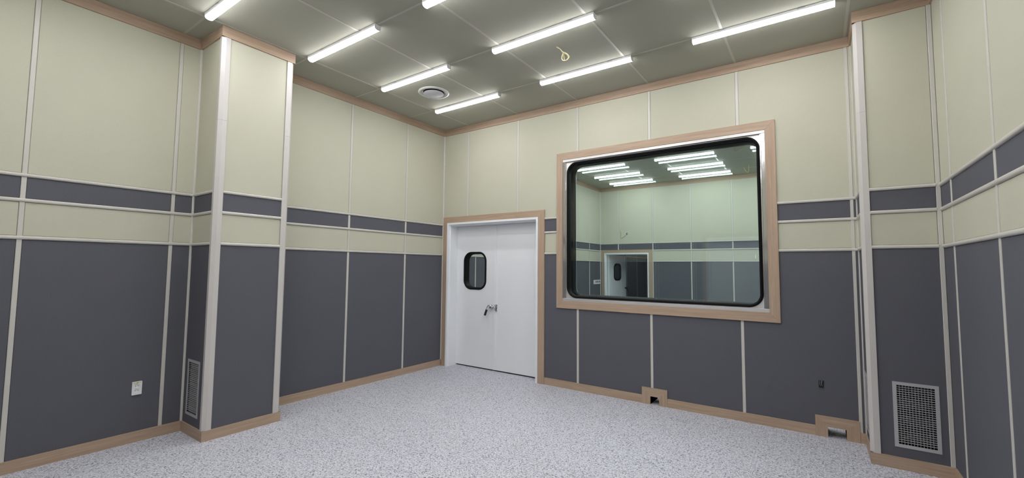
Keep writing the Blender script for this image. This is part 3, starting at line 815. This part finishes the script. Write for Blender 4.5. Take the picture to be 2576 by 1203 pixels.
d3 = structure('door_3', 'open white door at the far end of the next room')
for pts, m in (([(D3_CAS[0], 0), (D3_OPEN[0], 0), (D3_OPEN[0], D3_OPEN[3]), (D3_CAS[0], D3_CAS[3])], WZ), ([(D3_OPEN[1], 0), (D3_CAS[1], 0), (D3_CAS[1], D3_CAS[3]), (D3_OPEN[1], D3_OPEN[3])], WZ), ([(D3_OPEN[0], D3_OPEN[3]), (D3_OPEN[1], D3_OPEN[3]), (D3_CAS[1], D3_CAS[3]), (D3_CAS[0], D3_CAS[3])], WX)):
    bm = bmesh.new(); prism(bm, pts, 'y', FARY-0.014, FARY+0.012); obj('wood_casing', bm, m, d3)
jamb(d3, D3_OPEN[0], D3_OPEN[1], D3_OPEN[3], FARY-0.020, 0.0, FARY+0.185)
# open leaf swung away into the corridor
ang = math.radians(78); hx3, hy3 = 0.195, FARY+0.175
def leafpt(u, t, z): return (hx3+math.cos(ang)*u+math.sin(ang)*t, hy3+math.sin(ang)*u-math.cos(ang)*t, z)
def leaf_bm(fn):
    bm = bmesh.new(); fn(bm)
    for vv in bm.verts: vv.co = Vector(leafpt(vv.co.x, -vv.co.y, vv.co.z))
    return bm
lf = leaf_bm(lambda bm: plate_hole(bm, [(0.0, 0.02), (0.90, 0.02), (0.90, 2.03), (0.0, 2.03)], rrect(0.25, 0.62, 1.29, 1.78, 0.12, 8), 0.0, 0.06))
leaf = obj('door_leaf', lf, WHITE, d3)
g3 = leaf_bm(lambda bm: ring_profile(bm, rrect(0.25, 0.62, 1.29, 1.78, 0.12, 8), [(0.012, -0.008), (-0.04, -0.012), (-0.04, 0.03), (0.012, 0.03)])); obj('porthole_gasket', g3, RUBBER, leaf)
g4 = leaf_bm(lambda bm: prism(bm, rrect(0.26, 0.61, 1.30, 1.77, 0.11, 8), 'y', 0.020, 0.026)); obj('porthole_glass', g4, GLASS, leaf)
g5 = leaf_bm(lambda bm: (tube(bm, [(0.84, 0.0, 1.05), (0.84, -0.05, 1.05)], 0.022, 12), tube(bm, smooth_path([(0.90, -0.045, 1.075), (0.84, -0.055, 1.06), (0.87, -0.06, 1.0), (0.88, -0.06, 0.95)], 4), 0.014, 8))); obj('door_handle', g5, GRIP, leaf)
# corridor beyond
FC = Face('x', -0.5, 1)
wv = core('wall_corridor', 'dim corridor wall seen through the open far door', FC, FARY+0.19, 14.4, 0.0, 3.2, -0.2, -0.012)
for a, b in ((6.81, 8.99), (9.02, 10.10), (10.13, 11.20), (11.23, 12.35), (12.38, 14.3)):
    bm = bmesh.new(); FC.box(bm, a, b, 0.1, 2.065, -0.02, -0.004); FC.box(bm, a, b, 2.095, 3.2, -0.02, -0.004); obj('charcoal_fabric_panel', bm, DARK, wv)  # sage fabric above the rail is coloured charcoal, its unlit darkness put into colour
for s in (9.005, 10.115, 11.215, 12.365):
    bm = bmesh.new(); FC.box(bm, s-0.014, s+0.014, 0.0, 3.2, -0.02, 0.0); obj('joint_strip', bm, STRIP, wv)
bm = bmesh.new(); FC.box(bm, 6.80, 14.4, 2.066, 2.094, -0.02, 0.004); obj('wall_rail', bm, STRIP, wv)
bm = bmesh.new(); box(bm, 2.4, 2.6, FARY+0.19, 14.4, 0.0, 3.2); box(bm, -0.7, 2.6, 14.4, 14.5, 0.0, 3.2); box(bm, -0.7, -0.3, FARY+0.02, FARY+0.19, 0.0, 3.2)
o = obj('wall_corridor_end', bm, COREM); o['kind'] = 'structure'
bm = bmesh.new(); box(bm, -0.7, 2.6, FARY+0.19, 14.5, 3.2, 3.3); o = obj('ceiling_corridor', bm, COREM); o['kind'] = 'structure'

lt = bpy.data.lights.new('corridor_fill_light', 'AREA'); lt.energy = 14.0; lt.shape = 'RECTANGLE'; lt.size = 1.2; lt.size_y = 0.3  # unseen fill light added to brighten the corridor, no fitting is modelled
lo = bpy.data.objects.new('corridor_fill_light', lt); lo.location = (1.2, 10.6, 3.15); C.objects.link(lo)

# outlet strip on the far-left wall
t = thing('switch_panel', 'long white switch panel by the far door in the next room', 'switch panel', (-0.004, 6.355, 1.250))
bm = bmesh.new(); box(bm, 0.0, 0.014, -0.240, 0.222, -0.060, 0.060, ch=0.002); obj('cover_plate', bm, PLAST, t)
bm = bmesh.new(); box(bm, 0.012, 0.017, -0.150, 0.215, -0.028, 0.050, ch=0.001); obj('face_plate', bm, PLAST, t)
for k in range(3):
    bm = bmesh.new(); y = -0.09+0.115*k; box(bm, 0.016, 0.0185, y-0.028, y+0.028, -0.018, 0.034); obj('switch_key', bm, DKSLOT, t)
# cut-out with a wire on the far wall
t = thing('wall_box', 'open square cable box with a yellow wire above the far door', 'cable box', (0.8125, FARY+0.006, 2.626))
bm = bmesh.new(); plate_hole(bm, [(-0.048, -0.047), (0.048, -0.047), (0.048, 0.047), (-0.048, 0.047)], [(-0.036, -0.036), (0.036, -0.036), (0.036, 0.036), (-0.036, 0.036)], -0.006, 0.0); obj('box_rim', bm, PLAST, t)
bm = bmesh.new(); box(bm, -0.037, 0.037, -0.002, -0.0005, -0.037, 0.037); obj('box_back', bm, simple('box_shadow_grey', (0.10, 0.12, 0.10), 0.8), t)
bm = bmesh.new(); box(bm, 0.0, 0.028, -0.005, -0.0015, -0.020, 0.018); obj('terminal', bm, ALU, t)
Pw = [(0.608, 2.723), (0.636, 2.653), (0.630, 2.516), (0.682, 2.526), (0.764, 2.587), (0.812, 2.620)]
bm = bmesh.new(); tube(bm, smooth_path([(x-0.8125, -0.016, z-2.626) for x, z in Pw], 6), 0.006, 8); obj('wire', bm, CABLE, t, smooth=True)
t = thing('wall_hook', 'small white wall hook at the right edge of the window view', 'hook', (4.011, FARY+0.006, 1.965))
bm = bmesh.new(); prism(bm, [(-0.016, -0.048), (0.016, -0.048), (0.008, 0.050), (-0.004, 0.050)], 'y', -0.020, 0.0); obj('hook_body', bm, PLAST, t)

# ------------------------------------------------------------------ rear door behind the camera (seen mirrored in the glass)
d2 = structure('door_2', 'white door in the rear wall')
def rear(pts, m, n='wood_casing', a=REAR-0.012, b=REAR+0.014):
    bm = bmesh.new(); prism(bm, pts, 'y', a, b); obj(n, bm, m, d2)
a0, a1, _, at = D2_CAS; b0, b1, _, bt = D2_OPEN
rear([(a0, 0), (b0, 0), (b0, bt), (a0, at)], WZ); rear([(b1, 0), (a1, 0), (a1, at), (b1, bt)], WZ); rear([(b0, bt), (b1, bt), (a1, at), (a0, at)], WX)
rear([(b0, 0), (b0+0.05, 0), (b0+0.05, bt-0.05), (b0, bt)], WHITE, 'door_frame', REAR-0.3, REAR+0.018)
rear([(b1-0.05, 0), (b1, 0), (b1, bt), (b1-0.05, bt-0.05)], WHITE, 'door_frame', REAR-0.3, REAR+0.018)
rear([(b0+0.05, bt-0.05), (b1-0.05, bt-0.05), (b1, bt), (b0, bt)], WHITE, 'door_frame', REAR-0.3, REAR+0.018)
rear([(b0+0.05, 0.02), (b0+0.90, 0.02), (b0+0.90, bt-0.05), (b0+0.05, bt-0.05)], WHITE, 'door_leaf', REAR-0.26, REAR-0.19)
rear([(b0+0.904, 0.02), (b1-0.05, 0.02), (b1-0.05, bt-0.05), (b0+0.904, bt-0.05)], WHITE, 'door_leaf', REAR-0.26, REAR-0.19)
